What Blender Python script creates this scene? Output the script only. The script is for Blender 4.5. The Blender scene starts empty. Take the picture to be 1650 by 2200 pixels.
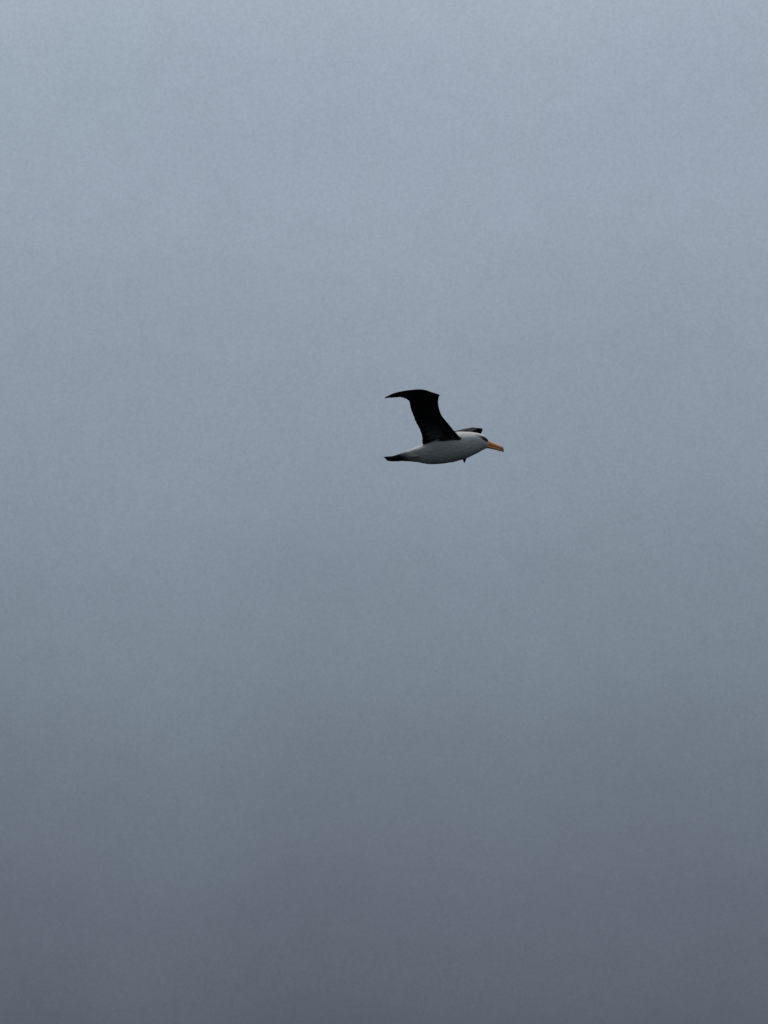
import bpy, bmesh, math, random
from mathutils import Vector, noise
random.seed(7)
R = math.radians

# ------------------------------------------------------------------ camera
scene = bpy.context.scene
C = scene.collection
cam_d = bpy.data.cameras.new('camera')
cam = bpy.data.objects.new('camera', cam_d); C.objects.link(cam)
cam.location = (0, 0, 9.0)                         # a ship's rail above the sea
cam.rotation_euler = (R(90 + 15.0), 0, 0)
cam_d.sensor_fit = 'VERTICAL'
cam_d.sensor_height = 34.6
cam_d.lens = 77.08                                 # short telephoto
cam_d.clip_start = 0.1
cam_d.clip_end = 60000
scene.camera = cam

# ------------------------------------------------------------------ sky (heavy overcast, darker towards the horizon)
SUN_EL, SUN_AZ = R(78), R(-22)                     # high, behind the bird and a little to its tail side
w = bpy.data.worlds.new('World'); scene.world = w; w.use_nodes = True
nt = w.node_tree; nt.nodes.clear()
N = nt.nodes.new; L = nt.links.new
out = N('ShaderNodeOutputWorld'); bg = N('ShaderNodeBackground'); bg.inputs['Strength'].default_value = 0.1
L(bg.outputs[0], out.inputs['Surface'])
sky = N('ShaderNodeTexSky'); sky.sky_type = 'NISHITA'; sky.sun_disc = False
sky.sun_elevation = SUN_EL; sky.sun_rotation = SUN_AZ
tc = N('ShaderNodeTexCoord'); sep = N('ShaderNodeSeparateXYZ'); L(tc.outputs['Generated'], sep.inputs[0])
# large soft cloud masses push the deck up and down a little
n1 = N('ShaderNodeTexNoise'); n1.inputs['Scale'].default_value = 5.5; n1.inputs['Detail'].default_value = 3; n1.inputs['Roughness'].default_value = 0.45
cm = N('ShaderNodeMapping'); cm.inputs['Scale'].default_value = (1.6, 1.0, 0.7); cm.inputs['Location'].default_value = (3.1, 0.4, 1.7)
L(tc.outputs['Generated'], cm.inputs['Vector']); L(cm.outputs[0], n1.inputs['Vector'])
m1 = N('ShaderNodeMath'); m1.operation = 'MULTIPLY_ADD'; m1.inputs[1].default_value = 0.05; m1.inputs[2].default_value = -0.025
L(n1.outputs['Fac'], m1.inputs[0])
add = N('ShaderNodeMath'); add.operation = 'ADD'; add.use_clamp = True
L(sep.outputs['Z'], add.inputs[0]); L(m1.outputs[0], add.inputs[1])
ramp = N('ShaderNodeValToRGB'); ramp.color_ramp.interpolation = 'CARDINAL'
L(add.outputs[0], ramp.inputs[0])
def lin(c):
    return tuple((v / 255 / 12.92 if v <= 10 else ((v / 255 + 0.055) / 1.055) ** 2.4) for v in c)
CLOUD = [(0.000, (79, 88, 98)), (0.047, (89, 98, 109)), (0.106, (101, 110, 122)), (0.175, (116, 127, 139)),
         (0.255, (132, 144, 157)), (0.362, (148, 160, 174)), (0.460, (162, 174, 188)), (0.70, (192, 202, 213)), (1.0, (218, 225, 232))]
cr = ramp.color_ramp
for i, (p, c) in enumerate(CLOUD):
    e = cr.elements[0] if i == 0 else (cr.elements[-1] if i == len(CLOUD) - 1 else cr.elements.new(p))
    e.position = p; e.color = (*lin(c), 1)
# fine billow texture and a faint colour drift in the cloud
n2 = N('ShaderNodeTexNoise'); n2.inputs['Scale'].default_value = 60; n2.inputs['Detail'].default_value = 9; n2.inputs['Roughness'].default_value = 0.78
L(tc.outputs['Generated'], n2.inputs['Vector'])
m2 = N('ShaderNodeMath'); m2.operation = 'MULTIPLY_ADD'; m2.inputs[1].default_value = 0.16 * 10; m2.inputs[2].default_value = 0.92 * 10
L(n2.outputs['Fac'], m2.inputs[0])
n4 = N('ShaderNodeTexNoise'); n4.inputs['Scale'].default_value = 700; n4.inputs['Detail'].default_value = 3; n4.inputs['Roughness'].default_value = 0.7
L(tc.outputs['Generated'], n4.inputs['Vector'])
m4 = N('ShaderNodeMath'); m4.operation = 'MULTIPLY_ADD'; m4.inputs[1].default_value = 0.26 * 10; m4.inputs[2].default_value = -0.13 * 10
L(n4.outputs['Fac'], m4.inputs[0])
m5 = N('ShaderNodeMath'); m5.operation = 'ADD'; L(m2.outputs[0], m5.inputs[0]); L(m4.outputs[0], m5.inputs[1])
n3 = N('ShaderNodeTexNoise'); n3.inputs['Scale'].default_value = 9; n3.inputs['Detail'].default_value = 2
L(cm.outputs[0], n3.inputs['Vector'])
tint = N('ShaderNodeMix'); tint.data_type = 'RGBA'
tint.inputs['A'].default_value = (1.028, 0.994, 1.012, 1); tint.inputs['B'].default_value = (0.976, 1.006, 0.985, 1)
L(n3.outputs['Fac'], tint.inputs['Factor'])
mulA = N('ShaderNodeMix'); mulA.data_type = 'RGBA'; mulA.blend_type = 'MULTIPLY'; mulA.inputs['Factor'].default_value = 1
L(ramp.outputs['Color'], mulA.inputs['A']); L(tint.outputs['Result'], mulA.inputs['B'])
mulB = N('ShaderNodeVectorMath'); mulB.operation = 'SCALE'
L(mulA.outputs['Result'], mulB.inputs[0]); L(m5.outputs[0], mulB.inputs['Scale'])
cover = N('ShaderNodeMix'); cover.data_type = 'RGBA'; cover.inputs['Factor'].default_value = 0.985      # almost full cloud cover
L(sky.outputs[0], cover.inputs['A']); L(mulB.outputs[0], cover.inputs['B'])
L(cover.outputs['Result'], bg.inputs['Color'])

# ------------------------------------------------------------------ sun behind the cloud
sd = bpy.data.lights.new('sun', 'SUN'); sd.energy = 1.5; sd.angle = R(14); sd.color = (1.0, 0.97, 0.93)
sun = bpy.data.objects.new('sun', sd); C.objects.link(sun)
sdir = Vector((math.sin(SUN_AZ) * math.cos(SUN_EL), math.cos(SUN_AZ) * math.cos(SUN_EL), math.sin(SUN_EL)))
sun.rotation_euler = sdir.to_track_quat('Z', 'Y').to_euler(); sun.location = (0, 0, 40)

vs = scene.view_settings
vs.view_transform = 'Standard'; vs.look = 'None'; vs.exposure = 0; vs.gamma = 1; vs.use_curve_mapping = False

# ------------------------------------------------------------------ materials
def material(name, rough=0.8, color=(0.5, 0.5, 0.5), attr=None, spec=0.3, bump=None, var=0.0, vscale=60, stretch=(1, 1, 1), sheen=0.0):
    m = bpy.data.materials.new(name); m.use_nodes = True
    t = m.node_tree; p = t.nodes['Principled BSDF']
    p.inputs['Roughness'].default_value = rough; p.inputs['Specular IOR Level'].default_value = spec
    p.inputs['Sheen Weight'].default_value = sheen
    co = t.nodes.new('ShaderNodeTexCoord'); mp = t.nodes.new('ShaderNodeMapping'); mp.inputs['Scale'].default_value = stretch
    t.links.new(co.outputs['Object'], mp.inputs[0])
    nz = t.nodes.new('ShaderNodeTexNoise'); nz.inputs['Scale'].default_value = vscale; nz.inputs['Detail'].default_value = 4
    t.links.new(mp.outputs[0], nz.inputs['Vector'])
    if attr:
        a = t.nodes.new('ShaderNodeAttribute'); a.attribute_name = attr; src = a.outputs['Color']
    else:
        a = t.nodes.new('ShaderNodeRGB'); a.outputs[0].default_value = (*color, 1); src = a.outputs[0]
    f = t.nodes.new('ShaderNodeMath'); f.operation = 'MULTIPLY_ADD'; f.inputs[1].default_value = 2 * var; f.inputs[2].default_value = 1 - var
    t.links.new(nz.outputs['Fac'], f.inputs[0])
    sc = t.nodes.new('ShaderNodeVectorMath'); sc.operation = 'SCALE'
    t.links.new(src, sc.inputs[0]); t.links.new(f.outputs[0], sc.inputs['Scale'])
    t.links.new(sc.outputs[0], p.inputs['Base Color'])
    if bump:
        b = t.nodes.new('ShaderNodeBump'); b.inputs['Strength'].default_value = bump; b.inputs['Distance'].default_value = 0.004
        t.links.new(nz.outputs['Fac'], b.inputs['Height']); t.links.new(b.outputs[0], p.inputs['Normal'])
    return m
M_body = material('body_plumage', 0.9, attr='plumage', spec=0.1, bump=0.5, var=0.12, vscale=45, stretch=(0.4, 1, 1))
M_wing = material('wing_plumage', 0.85, attr='plumage', spec=0.08, bump=0.3, var=0.12, vscale=55, stretch=(0.5, 1.2, 1.2))
M_tail = material('tail_plumage', 0.8, (0.028, 0.027, 0.028), spec=0.15, bump=0.4, var=0.25, vscale=60, stretch=(0.3, 1, 1))
M_bill = material('bill_horn', 0.5, (0.66, 0.275, 0.10), spec=0.3, bump=0.15, var=0.12, vscale=80)
M_tip = material('bill_tip_horn', 0.5, (0.50, 0.17, 0.12), spec=0.3, var=0.1)
M_eye = material('eye', 0.15, (0.01, 0.008, 0.007), spec=0.5)
M_foot = material('foot_skin', 0.6, (0.36, 0.33, 0.32), spec=0.3, bump=0.3, var=0.1)
M_sea = material('sea_water', 0.28, (0.006, 0.010, 0.012), spec=0.12, bump=1.0, var=0.1, vscale=0.35)
for n_ in M_sea.node_tree.nodes:
    if n_.type == 'BUMP': n_.inputs['Distance'].default_value = 0.6

def link(name, me, mat, parent=None, smooth=True):
    o = bpy.data.objects.new(name, me); C.objects.link(o)
    if mat: me.materials.append(mat)
    if smooth:
        for p in me.polygons: p.use_smooth = True
    o.parent = parent
    return o

# ------------------------------------------------------------------ sea
bm = bmesh.new()
ring = [0, 8, 25, 70, 200, 600, 2000, 7000, 25000]
seg = 64; rows = []
for r_ in ring:
    rows.append([bm.verts.new((0, 0, 0))] if r_ == 0 else [bm.verts.new((r_ * math.cos(2 * math.pi * k / seg), r_ * math.sin(2 * math.pi * k / seg), 0)) for k in range(seg)])
for a, b in zip(rows, rows[1:]):
    for k in range(seg):
        k2 = (k + 1) % seg
        bm.faces.new((a[0], b[k], b[k2]) if len(a) == 1 else (a[k], b[k], b[k2], a[k2]))
me = bpy.data.meshes.new('sea'); bm.to_mesh(me); bm.free()
sea = link('sea', me, M_sea); sea['kind'] = 'structure'

# ------------------------------------------------------------------ albatross: x towards the bill, y to its far side, z up, metres
bird = bpy.data.objects.new('albatross', None); C.objects.link(bird)
bird.location = (0.4337, 15.6763, 13.6667)
bird.rotation_euler = (R(0.386), R(3.767), R(-21.073))
bird['label'] = 'black and white albatross gliding against the grey sky with orange bill'
bird['category'] = 'bird'

def crom(pts, t):
    """Catmull-Rom through a list of tuples at parameter t (0 .. len-1)."""
    n = len(pts); i = min(int(t), n - 2); f = t - i
    p1, p2 = pts[i], pts[i + 1]
    p0 = pts[i - 1] if i > 0 else tuple(2 * a - b for a, b in zip(p1, p2))
    p3 = pts[i + 2] if i + 2 < n else tuple(2 * b - a for a, b in zip(p1, p2))
    return tuple(0.5 * (2 * b + (c - a) * f + (2 * a - 5 * b + 4 * c - d) * f * f + (3 * b - a - 3 * c + d) * f ** 3) for a, b, c, d in zip(p0, p1, p2, p3))
def sstep(a, b, x):
    t = max(0.0, min(1.0, (x - a) / (b - a))); return t * t * (3 - 2 * t)
def lerp3(a, b, t): return tuple(u + (v - u) * t for u, v in zip(a, b))
def loft(bm, loops, cap=True):
    vl = [[bm.verts.new(p) for p in lp] for lp in loops]
    n = len(vl[0])
    for a, b in zip(vl, vl[1:]):
        for k in range(n):
            k2 = (k + 1) % n
            bm.faces.new((a[k], a[k2], b[k2], b[k]))
    if cap:
        bm.faces.new(vl[0][::-1]); bm.faces.new(vl[-1])
    return vl

# torso, neck and head: x, middle height, half height, half width
BODY = [(-0.425, -0.0500, 0.004, 0.018), (-0.385, -0.0500, 0.0125, 0.032), (-0.3293, -0.0480, 0.0235, 0.044), (-0.2935, -0.0454, 0.0313, 0.055), (-0.2491, -0.0391, 0.0424, 0.064),
        (-0.2022, -0.0326, 0.0549, 0.074), (-0.1620, -0.0290, 0.0684, 0.083), (-0.0948, -0.0192, 0.0874, 0.094), (-0.0316, -0.0055, 0.1005, 0.100),
        (0.0175, 0.0038, 0.1065, 0.102), (0.0771, 0.0134, 0.1081, 0.100), (0.1228, 0.0186, 0.1023, 0.093), (0.1746, 0.0242, 0.0941, 0.081),
        (0.2102, 0.0296, 0.0851, 0.070), (0.2468, 0.0345, 0.0740, 0.059), (0.2730, 0.0370, 0.0638, 0.051), (0.2993, 0.0366, 0.0489, 0.041),
        (0.3188, 0.0313, 0.0382, 0.032), (0.3332, 0.0224, 0.0258, 0.021), (0.340, 0.020, 0.012, 0.010)]
bm = bmesh.new(); loops = []
NB = 90; NR = 40
for i in range(NB + 1):
    x, zc, hh, hw = crom(BODY, i / NB * (len(BODY) - 1))
    hh = max(hh, 0.003); hw = max(hw, 0.003)
    lp = []
    for k in range(NR):
        a = 2 * math.pi * k / NR
        sy, sz = math.cos(a), math.sin(a)
        # a little flat on the back, keeled towards the breast
        ww = 1.05 * hw * (1 - 0.24 * max(0, 0.35 - sz))
        lp.append((x, ww * math.copysign(abs(sy) ** 0.95, sy), zc + hh * sz))
    loops.append(lp)
loft(bm, loops)

# near wing outline, from the root to the tip: leading edge, trailing edge
WING = [((0.158, -0.040, 0.028), (-0.142, -0.035, 0.010)),
        ((0.1500, -0.0880, 0.0500), (-0.1395, -0.0750, 0.0270)), ((0.1152, -0.1302, 0.0922), (-0.1267, -0.1302, 0.0631)),
        ((0.0946, -0.1860, 0.1239), (-0.1245, -0.1953, 0.1036)), ((0.0679, -0.2651, 0.1662), (-0.1332, -0.2697, 0.1484)),
        ((0.0639, -0.3208, 0.2017), (-0.1343, -0.3348, 0.1883)), ((0.0754, -0.3813, 0.2349), (-0.1297, -0.3766, 0.2076)),
        ((0.0942, -0.4231, 0.2609), (-0.1189, -0.4418, 0.2385)), ((0.1074, -0.4464, 0.2670), (-0.1271, -0.4625, 0.2443)),
        ((0.0696, -0.4842, 0.2755), (-0.1276, -0.4932, 0.2412)), ((0.0263, -0.5611, 0.2760), (-0.1306, -0.5430, 0.2320)),
        ((-0.0312, -0.6471, 0.2502), (-0.1268, -0.5973, 0.2203)), ((-0.0690, -0.7149, 0.2240), (-0.1327, -0.6697, 0.1988)),
        ((-0.1081, -0.7783, 0.1916), (-0.1415, -0.7512, 0.1744)), ((-0.1417, -0.8462, 0.1460), (-0.1415, -0.8507, 0.1430))]
WRIST = 8.0
THICK = [0.040, 0.040, 0.036, 0.033, 0.030, 0.027, 0.025, 0.024, 0.022, 0.019, 0.015, 0.011, 0.008, 0.005, 0.002]
def make_wing_table(side):
    if side < 0: return [tuple(map(tuple, s)) for s in WING]
    tab = []
    for i, (a, b) in enumerate(WING):                       # the far wing, held a touch higher and flatter at the rear edge
        k = sstep(2, 8, i)
        if i >= 9:
            dx = {9: 0.039, 10: 0.052, 11: 0.044, 12: 0.022, 13: 0.008, 14: -0.006}[i]; dz = {9: 0.004, 10: 0.004, 11: 0, 12: -0.012, 13: -0.030, 14: -0.012}[i]
            tab.append(((a[0] + dx, -a[1], a[2] + dz), (b[0] + dx, -b[1], b[2] + dz))); continue
        tab.append(((a[0] + 0.006 * k, -a[1], a[2] + 0.004 * k), (b[0] - 0.010 * k, -b[1], b[2] + 0.013 * k)))
    return tab

# the arm bones and flesh grow out of the torso inside each wing
def tube(bm, pts, radii, n=14):
    loops = []
    for i, p in enumerate(pts):
        d = (Vector(pts[min(i + 1, len(pts) - 1)]) - Vector(pts[max(i - 1, 0)])).normalized()
        a = d.cross(Vector((1, 0, 0))); a.normalize(); b = d.cross(a)
        loops.append([tuple(Vector(p) + (a * math.cos(2 * math.pi * k / n) + b * math.sin(2 * math.pi * k / n)) * radii[i]) for k in range(n)])
    loft(bm, loops)
for side in (-1, 1):
    tab = make_wing_table(side); pts = []; rad = []
    for i in range(9):
        a, b = tab[i]; q = lerp3(a, b, 0.24); pts.append((q[0], q[1], q[2] + 0.010)); rad.append(max(0.007, 0.38 * THICK[i]))
    pts.insert(0, (0.06, side * 0.01, 0.02)); rad.insert(0, 0.03)
    tube(bm, pts, rad)
bmesh.ops.recalc_face_normals(bm, faces=bm.faces)
raw = bpy.data.meshes.new('body_raw'); bm.to_mesh(raw); bm.free()
tmp = bpy.data.objects.new('body_raw', raw); C.objects.link(tmp)
rm = tmp.modifiers.new('r', 'REMESH'); rm.mode = 'VOXEL'; rm.voxel_size = 0.0042
sm = tmp.modifiers.new('s', 'SMOOTH'); sm.iterations = 3; sm.factor = 0.5
dg = bpy.context.evaluated_depsgraph_get()
me = bpy.data.meshes.new_from_object(tmp.evaluated_get(dg)); me.name = 'body'
bpy.data.objects.remove(tmp); bpy.data.meshes.remove(raw)

WHITE = (0.58, 0.57, 0.545); BLACK = (0.026, 0.024, 0.024); GREYBROW = (0.012, 0.013, 0.016)
def seg_dist(p, a, b):
    p, a, b = Vector(p), Vector(a), Vector(b); d = b - a
    t = max(0, min(1, (p - a).dot(d) / d.dot(d))); return (p - a - d * t).length, t
def plume(co):
    x, y, z = co
    c = WHITE
    i = 0
    while i < len(BODY) - 2 and BODY[i + 1][0] < x: i += 1
    f = max(0, min(1, (x - BODY[i][0]) / (BODY[i + 1][0] - BODY[i][0])))
    zc = BODY[i][1] + (BODY[i + 1][1] - BODY[i][1]) * f; hh = BODY[i][2] + (BODY[i + 1][2] - BODY[i][2]) * f
    # dark mantle between the wings
    k = sstep(0.30, 0.62, (z - zc) / hh) * sstep(-0.15, -0.11, x) * (1 - sstep(0.075, 0.115, x - 0.15 * max(0, abs(y) - 0.02)))
    if abs(y) > 0.105: k = 1
    c = lerp3(c, BLACK, k)
    # the dark shoulder where the wing joins
    d, t = seg_dist((x, abs(y), z), (0.142, 0.088, 0.049), (0.02, 0.094, 0.040))
    c = lerp3(c, BLACK, 1 - sstep(0.010, 0.017, d))
    zl = 0.040 + 0.0625 * (x - 0.02)
    c = lerp3(c, BLACK, sstep(zl - 0.012, zl - 0.004, z) * sstep(-0.03, 0.0, x) * (1 - sstep(0.125, 0.138, x)) * sstep(0.050, 0.062, abs(y)) * (1 - sstep(zl + 0.012, zl + 0.02, z) * sstep(0.08, 0.10, x)))
    # dark brow through the eye, tapering back
    if x > 0.22:
        # shading of cheek and neck, painted into the plumage as a soft grey
        g = 0.05 * (1 - sstep(0.02, 0.07, abs(z - 0.04)))
        c = lerp3(c, (0.42, 0.43, 0.44), g)
        d, t = seg_dist((x, abs(y), z), (0.333, 0.029, 0.052), (0.256, 0.044, 0.082))
        wd = 0.0200 * (1 - t) + 0.0085 * t
        if z > 0.0: c = lerp3(c, GREYBROW, (1 - sstep(wd * 0.75, wd * 1.3, d)) * (1 - 0.5 * sstep(0.35, 0.85, t)))
    # dark root of the tail
    c = lerp3(c, BLACK, 1 - sstep(-0.345, -0.235, x + 0.6 * (z + 0.03) + 0.03 * noise.noise(Vector((x * 18, y * 60, z * 60)))))
    return c
NRM = [v.normal.copy() for v in me.vertices]
for v in me.vertices:                                   # soft overlapping contour feathers and loose flank plumage
    x, y, z = v.co
    if x > 0.30 or abs(y) > 0.115: continue
    q = Vector((x * 22, y * 60, z * 60))
    h = 0.0010 * noise.noise(q) + 0.0006 * noise.noise(q * 2.3 + Vector((5, 1, 2)))
    h += 0.0026 * noise.noise(Vector((x * 16, y * 18, z * 34))) * (1 - sstep(-0.16, -0.02, x)) * sstep(-0.36, -0.30, x)
    v.co += NRM[v.index] * h
at = me.color_attributes.new('plumage', 'FLOAT_COLOR', 'POINT')
for v in me.vertices: at.data[v.index].color = (*plume(v.co), 1)
body = link('body', me, M_body, bird)
body['label'] = 'white body, neck and head with a dark brow through the eye'

# ------------------------------------------------------------------ wings
NS, NC = 84, 22
def wing_frame(tab, s):
    a = Vector(crom([t[0] for t in tab], s)); b = Vector(crom([t[1] for t in tab], s))
    s2 = min(s + 0.05, len(tab) - 1); s1 = s2 - 0.1
    m = lambda q: (Vector(crom([t[0] for t in tab], q)) * 0.5 + Vector(crom([t[1] for t in tab], q)) * 0.5)
    span = (m(s2) - m(max(0, s1))).normalized()
    n = (b - a).cross(span)
    if n.z < 0: n = -n
    return a, b, n.normalized(), span
def camber(c, side): return (0.075 if side < 0 else 0.030) * math.sin(math.pi * min(1, c ** 0.8)) * (1 if c < 1 else 0)
def wing_pt(tab, s, c, off=0.0):
    a, b, n, sp = wing_frame(tab, s)
    ch = (b - a).length
    return a + (b - a) * c + n * (camber(c, a.y) * ch + off)
def thick(s, c):
    i = min(int(s), len(THICK) - 2); th = THICK[i] + (THICK[i + 1] - THICK[i]) * (s - i)
    return th * 1.48 * (0.5 * math.sqrt(max(c, 0)) * 1.9 * (1 - c) ** 1.4 + 0.0) + 0.0016 * (1 - c)
def under_col(s, c):
    pale = sstep(0.30, 0.50, c - 0.04 * max(0, s - 2)) * (1 - sstep(0.80, 0.93, c)) * (1 - sstep(1.0, 4.2, s))
    return lerp3(BLACK, (0.15, 0.16, 0.165), pale)
def upper_col(s, c):
    return lerp3(BLACK, (0.046, 0.044, 0.042), sstep(0.25, 0.7, c))
def feather(bm, lay, tab, s0, c0, s1, c1, width, off, col_fn, bow=0.0):
    """One flight feather: a thin tapered blade with a raised shaft, from (s0, c0) on the wing to its tip at (s1, c1)."""
    K = 7; rings = []
    TT = (0, 0.22, 0.44, 0.64, 0.82, 0.93, 0.98, 1.0)
    P = [wing_pt(tab, s0 + (s1 - s0) * t, c0 + (c1 - c0) * t, off) for t in TT]
    for k, t in enumerate(TT):
        d = (P[min(k + 1, K)] - P[max(k - 1, 0)]).normalized()
        _, _, n, _ = wing_frame(tab, s0 + (s1 - s0) * t)
        side = d.cross(n).normalized()
        wv = width * (0.75 + 0.5 * t) * math.sqrt(max(0.0, 1 - 0.8 * max(0, (t - 0.85) / 0.15) ** 2)) + 0.0006
        th = 0.0011 * (1 - 0.6 * t)
        rings.append([P[k] - side * wv, P[k] + n * th, P[k] + side * wv, P[k] - n * th])
    vl = [[bm.verts.new(p) for p in r_] for r_ in rings]
    for k, r_ in enumerate(vl):
        t = TT[k]
        cs = (s0 + (s1 - s0) * t, c0 + (c1 - c0) * t)
        for q, v in enumerate(r_): v[lay] = (*col_fn(*cs, q), 1)
    for a, b in zip(vl, vl[1:]):
        for q in range(4):
            bm.faces.new((a[q], a[(q + 1) % 4], b[(q + 1) % 4], b[q]))
    bm.faces.new(vl[0][::-1]); bm.faces.new(vl[-1])

def make_wing(side):
    tab = make_wing_table(side); last = len(tab) - 1
    bm = bmesh.new(); lay = bm.verts.layers.float_color.new('plumage')
    loops = []; cols = []
    for i in range(NS + 1):
        s = last * i / NS * 0.985
        lp = []; cl = []
        for q in range(2 * NC):
            if q <= NC: c = (1 - q / NC) ** 1.5; top = True
            else: c = ((q - NC) / NC) ** 1.5; top = False
            cc = c * 0.992
            h = thick(s, cc)
            lp.append(tuple(wing_pt(tab, s, cc, h * (0.62 if top else -0.38))))
            e = 1 - sstep(0.0, 0.06, c)
            cl.append(lerp3(upper_col(s, cc) if top else under_col(s, cc), BLACK, e))
        loops.append(lp); cols.append(cl)
    vl = loft(bm, loops)
    for r_, cl in zip(vl, cols):
        for v, c in zip(r_, cl): v[lay] = (*c, 1)
    bmesh.ops.recalc_face_normals(bm, faces=bm.faces)
    me = bpy.data.meshes.new('wing'); bm.to_mesh(me); bm.free()
    wing = link('wing', me, M_wing, bird)
    wing['label'] = 'raised wing showing its dark underside' if side < 0 else 'wing stretched out beyond the neck'
    # flight feathers along the rear edge and the hand
    bm = bmesh.new(); lay = bm.verts.layers.float_color.new('plumage')
    fcol = lambda s, c, q: (under_col(s, c) if c < 0.85 else BLACK)
    ns = 26
    for k in range(ns):
        s = 0.9 + (WRIST - 1.0) * k / (ns - 1)
        jit = random.uniform(-0.006, 0.007)
        feather(bm, lay, tab, s + 0.10, 0.42, s - 0.02 + random.uniform(-.05, .05), 1.004 + jit, 0.0145, -0.0022 + 0.0012 * (k % 2), fcol)
    for k in range(11):
        t = k / 10
        s0 = WRIST + 0.1 + 3.0 * t; s1 = WRIST + 0.25 + (last - WRIST - 0.3) * t ** 0.9
        feather(bm, lay, tab, s0, 0.40 - 0.1 * t, s1, 1.0 + random.uniform(-0.008, 0.006) - 0.25 * sstep(0.85, 1, t), 0.0135 - 0.004 * t, -0.0012 + 0.0009 * (k % 2), fcol)
    bmesh.ops.recalc_face_normals(bm, faces=bm.faces)
    me = bpy.data.meshes.new('flight_feathers'); bm.to_mesh(me); bm.free()
    ff = link('flight_feathers', me, M_wing, wing); ff['kind'] = 'stuff'
    return wing
wing_near = make_wing(-1)
wing_far = make_wing(1)

# ------------------------------------------------------------------ tail: twelve overlapping feathers, half folded
bm = bmesh.new()
order = sorted(range(12), key=lambda k: -abs(k - 5.5))
for lvl, k in enumerate(order):
    u = (k - 5.5) / 5.5
    base = Vector((-0.285, 0.028 * u, -0.036 - 0.022 * abs(u) + 0.0010 * lvl))
    tip = Vector((-0.462 + (0.008 if u > 0 else 0.026) * abs(u) ** 1.3 + random.uniform(-.004, .004), 0.043 * u, -0.0490 - 0.004 * abs(u) ** 1.6 + 0.0006 * lvl))
    K = 8; vl = []
    d = (tip - base).normalized(); sd_ = d.cross(Vector((0, 0.25 * u, 1))).normalized(); nn = sd_.cross(d)
    for j in range(K + 1):
        t = j / K; p = base.lerp(tip, t) - nn * 0.004 * math.sin(math.pi * t)
        wv = 0.018 * (0.75 + 0.25 * t) * math.sqrt(max(0, 1 - 0.75 * max(0, (t - 0.75) / 0.25) ** 2)) + 0.0006
        th = 0.0035 * (1 - t) + 0.0008
        vl.append([bm.verts.new(q) for q in (p - sd_ * wv, p + nn * th, p + sd_ * wv, p - nn * th)])
    for a, b in zip(vl, vl[1:]):
        for q in range(4): bm.faces.new((a[q], a[(q + 1) % 4], b[(q + 1) % 4], b[q]))
    bm.faces.new(vl[0][::-1]); bm.faces.new(vl[-1])
bmesh.ops.recalc_face_normals(bm, faces=bm.faces)
me = bpy.data.meshes.new('tail'); bm.to_mesh(me); bm.free()
tail = link('tail', me, M_tail, bird); tail['label'] = 'short black folded tail'

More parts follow.
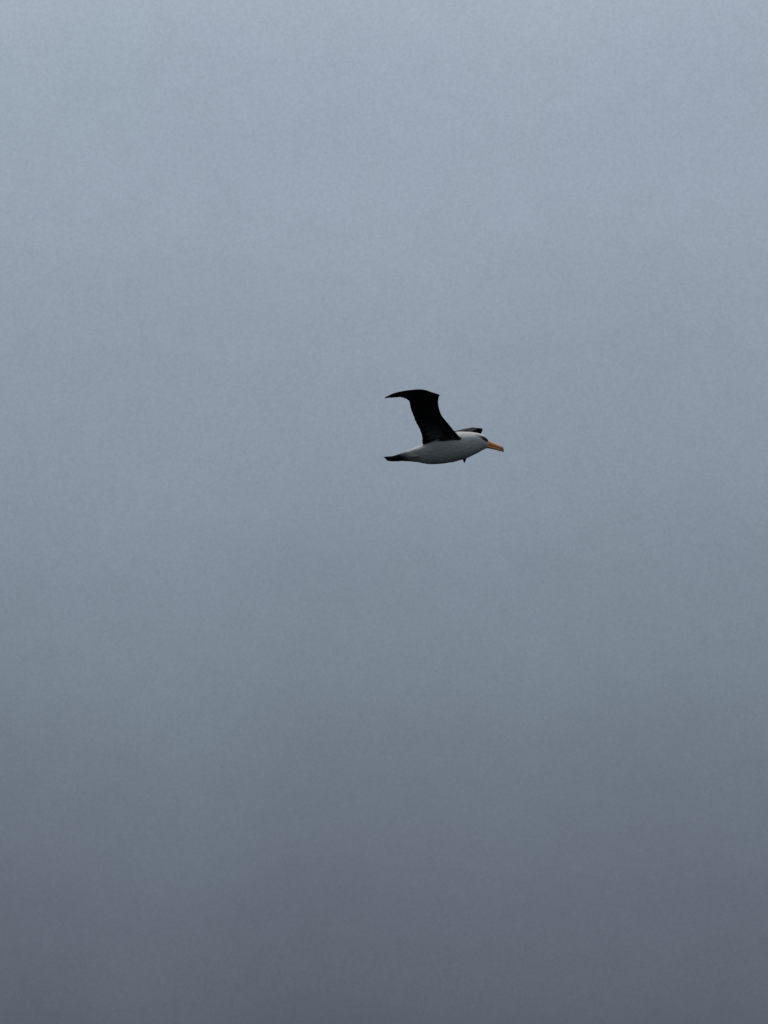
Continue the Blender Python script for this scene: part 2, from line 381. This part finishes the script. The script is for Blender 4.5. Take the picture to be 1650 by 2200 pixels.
# ------------------------------------------------------------------ bill: upper half, lower half and hooked tip
def horn(name, st, mat, parent, n=20, sub=5, flat=1.0):
    """st: x, top, bottom, half width"""
    bm = bmesh.new(); loops = []; T = (len(st) - 1) * sub
    for i in range(T + 1):
        x, zt, zb, hw = crom(st, i / sub)
        zc, hh = (zt + zb) / 2, max(0.0008, (zt - zb) / 2); hw = max(0.0008, hw)
        loops.append([(x, hw * math.copysign(abs(math.cos(a)) ** flat, math.cos(a)), zc + hh * math.copysign(abs(math.sin(a)) ** flat, math.sin(a))) for a in (2 * math.pi * k / n for k in range(n))])
    loft(bm, loops); bmesh.ops.recalc_face_normals(bm, faces=bm.faces)
    me = bpy.data.meshes.new(name); bm.to_mesh(me); bm.free()
    return link(name, me, mat, parent)
bill = horn('bill', [(0.314, 0.0540, 0.004, 0.020), (0.3255, 0.0530, 0.006, 0.0185), (0.3517, 0.0395, 0.0015, 0.0150), (0.372, 0.0300, -0.0045, 0.0128), (0.392, 0.0212, -0.0105, 0.0114), (0.411, 0.0130, -0.0165, 0.0098), (0.426, 0.0060, -0.0210, 0.0092)], M_bill, bird, flat=0.85)
bill['label'] = 'orange bill with a reddish hooked tip'
horn('lower_bill', [(0.320, 0.016, -0.0050, 0.0150), (0.330, 0.014, -0.0072, 0.0150), (0.3517, 0.0085, -0.0122, 0.0125), (0.3807, 0.0005, -0.0192, 0.0100), (0.405, -0.0075, -0.0270, 0.0088), (0.424, -0.0145, -0.0330, 0.0078), (0.432, -0.0185, -0.0335, 0.0050)], M_bill, bill, flat=0.9)
horn('bill_tip', [(0.4235, 0.0068, -0.0205, 0.0097), (0.431, 0.0050, -0.0265, 0.0098), (0.4385, 0.0010, -0.0370, 0.0090), (0.4440, -0.0075, -0.0405, 0.0070), (0.4475, -0.0185, -0.0400, 0.0040), (0.4485, -0.0260, -0.0350, 0.0010)], M_tip, bill)

# ------------------------------------------------------------------ eyes and tucked feet
for side in (-1, 1):
    bm = bmesh.new(); bmesh.ops.create_uvsphere(bm, u_segments=20, v_segments=12, radius=0.0068)
    me = bpy.data.meshes.new('eye'); bm.to_mesh(me); bm.free()
    e = link('eye', me, M_eye, bird); e.location = (0.3165, side * 0.0285, 0.0535)
for side in (-1, 1):
    bm = bmesh.new(); loops = []
    st = [(-0.165, 0.066, -0.056, 0.008, 0.005), (-0.190, 0.064, -0.056, 0.011, 0.008), (-0.215, 0.060, -0.052, 0.014, 0.009), (-0.240, 0.055, -0.046, 0.017, 0.008), (-0.265, 0.050, -0.042, 0.016, 0.006), (-0.290, 0.046, -0.040, 0.009, 0.003)]
    for i in range(26):
        x, y, z, wv, hv = crom(st, i / 25 * (len(st) - 1))
        toe = 1 + 0.12 * math.sin(i * 1.1) * sstep(12, 22, i)
        loops.append([(x, side * (y + hv * math.cos(a)), z + wv * toe * math.sin(a)) for a in (2 * math.pi * k / 16 for k in range(16))])
    loft(bm, loops); bmesh.ops.recalc_face_normals(bm, faces=bm.faces)
    me = bpy.data.meshes.new('foot'); bm.to_mesh(me); bm.free()
    f = link('foot', me, M_foot, bird); f.location = (0, -side * 0.0075, -0.002)
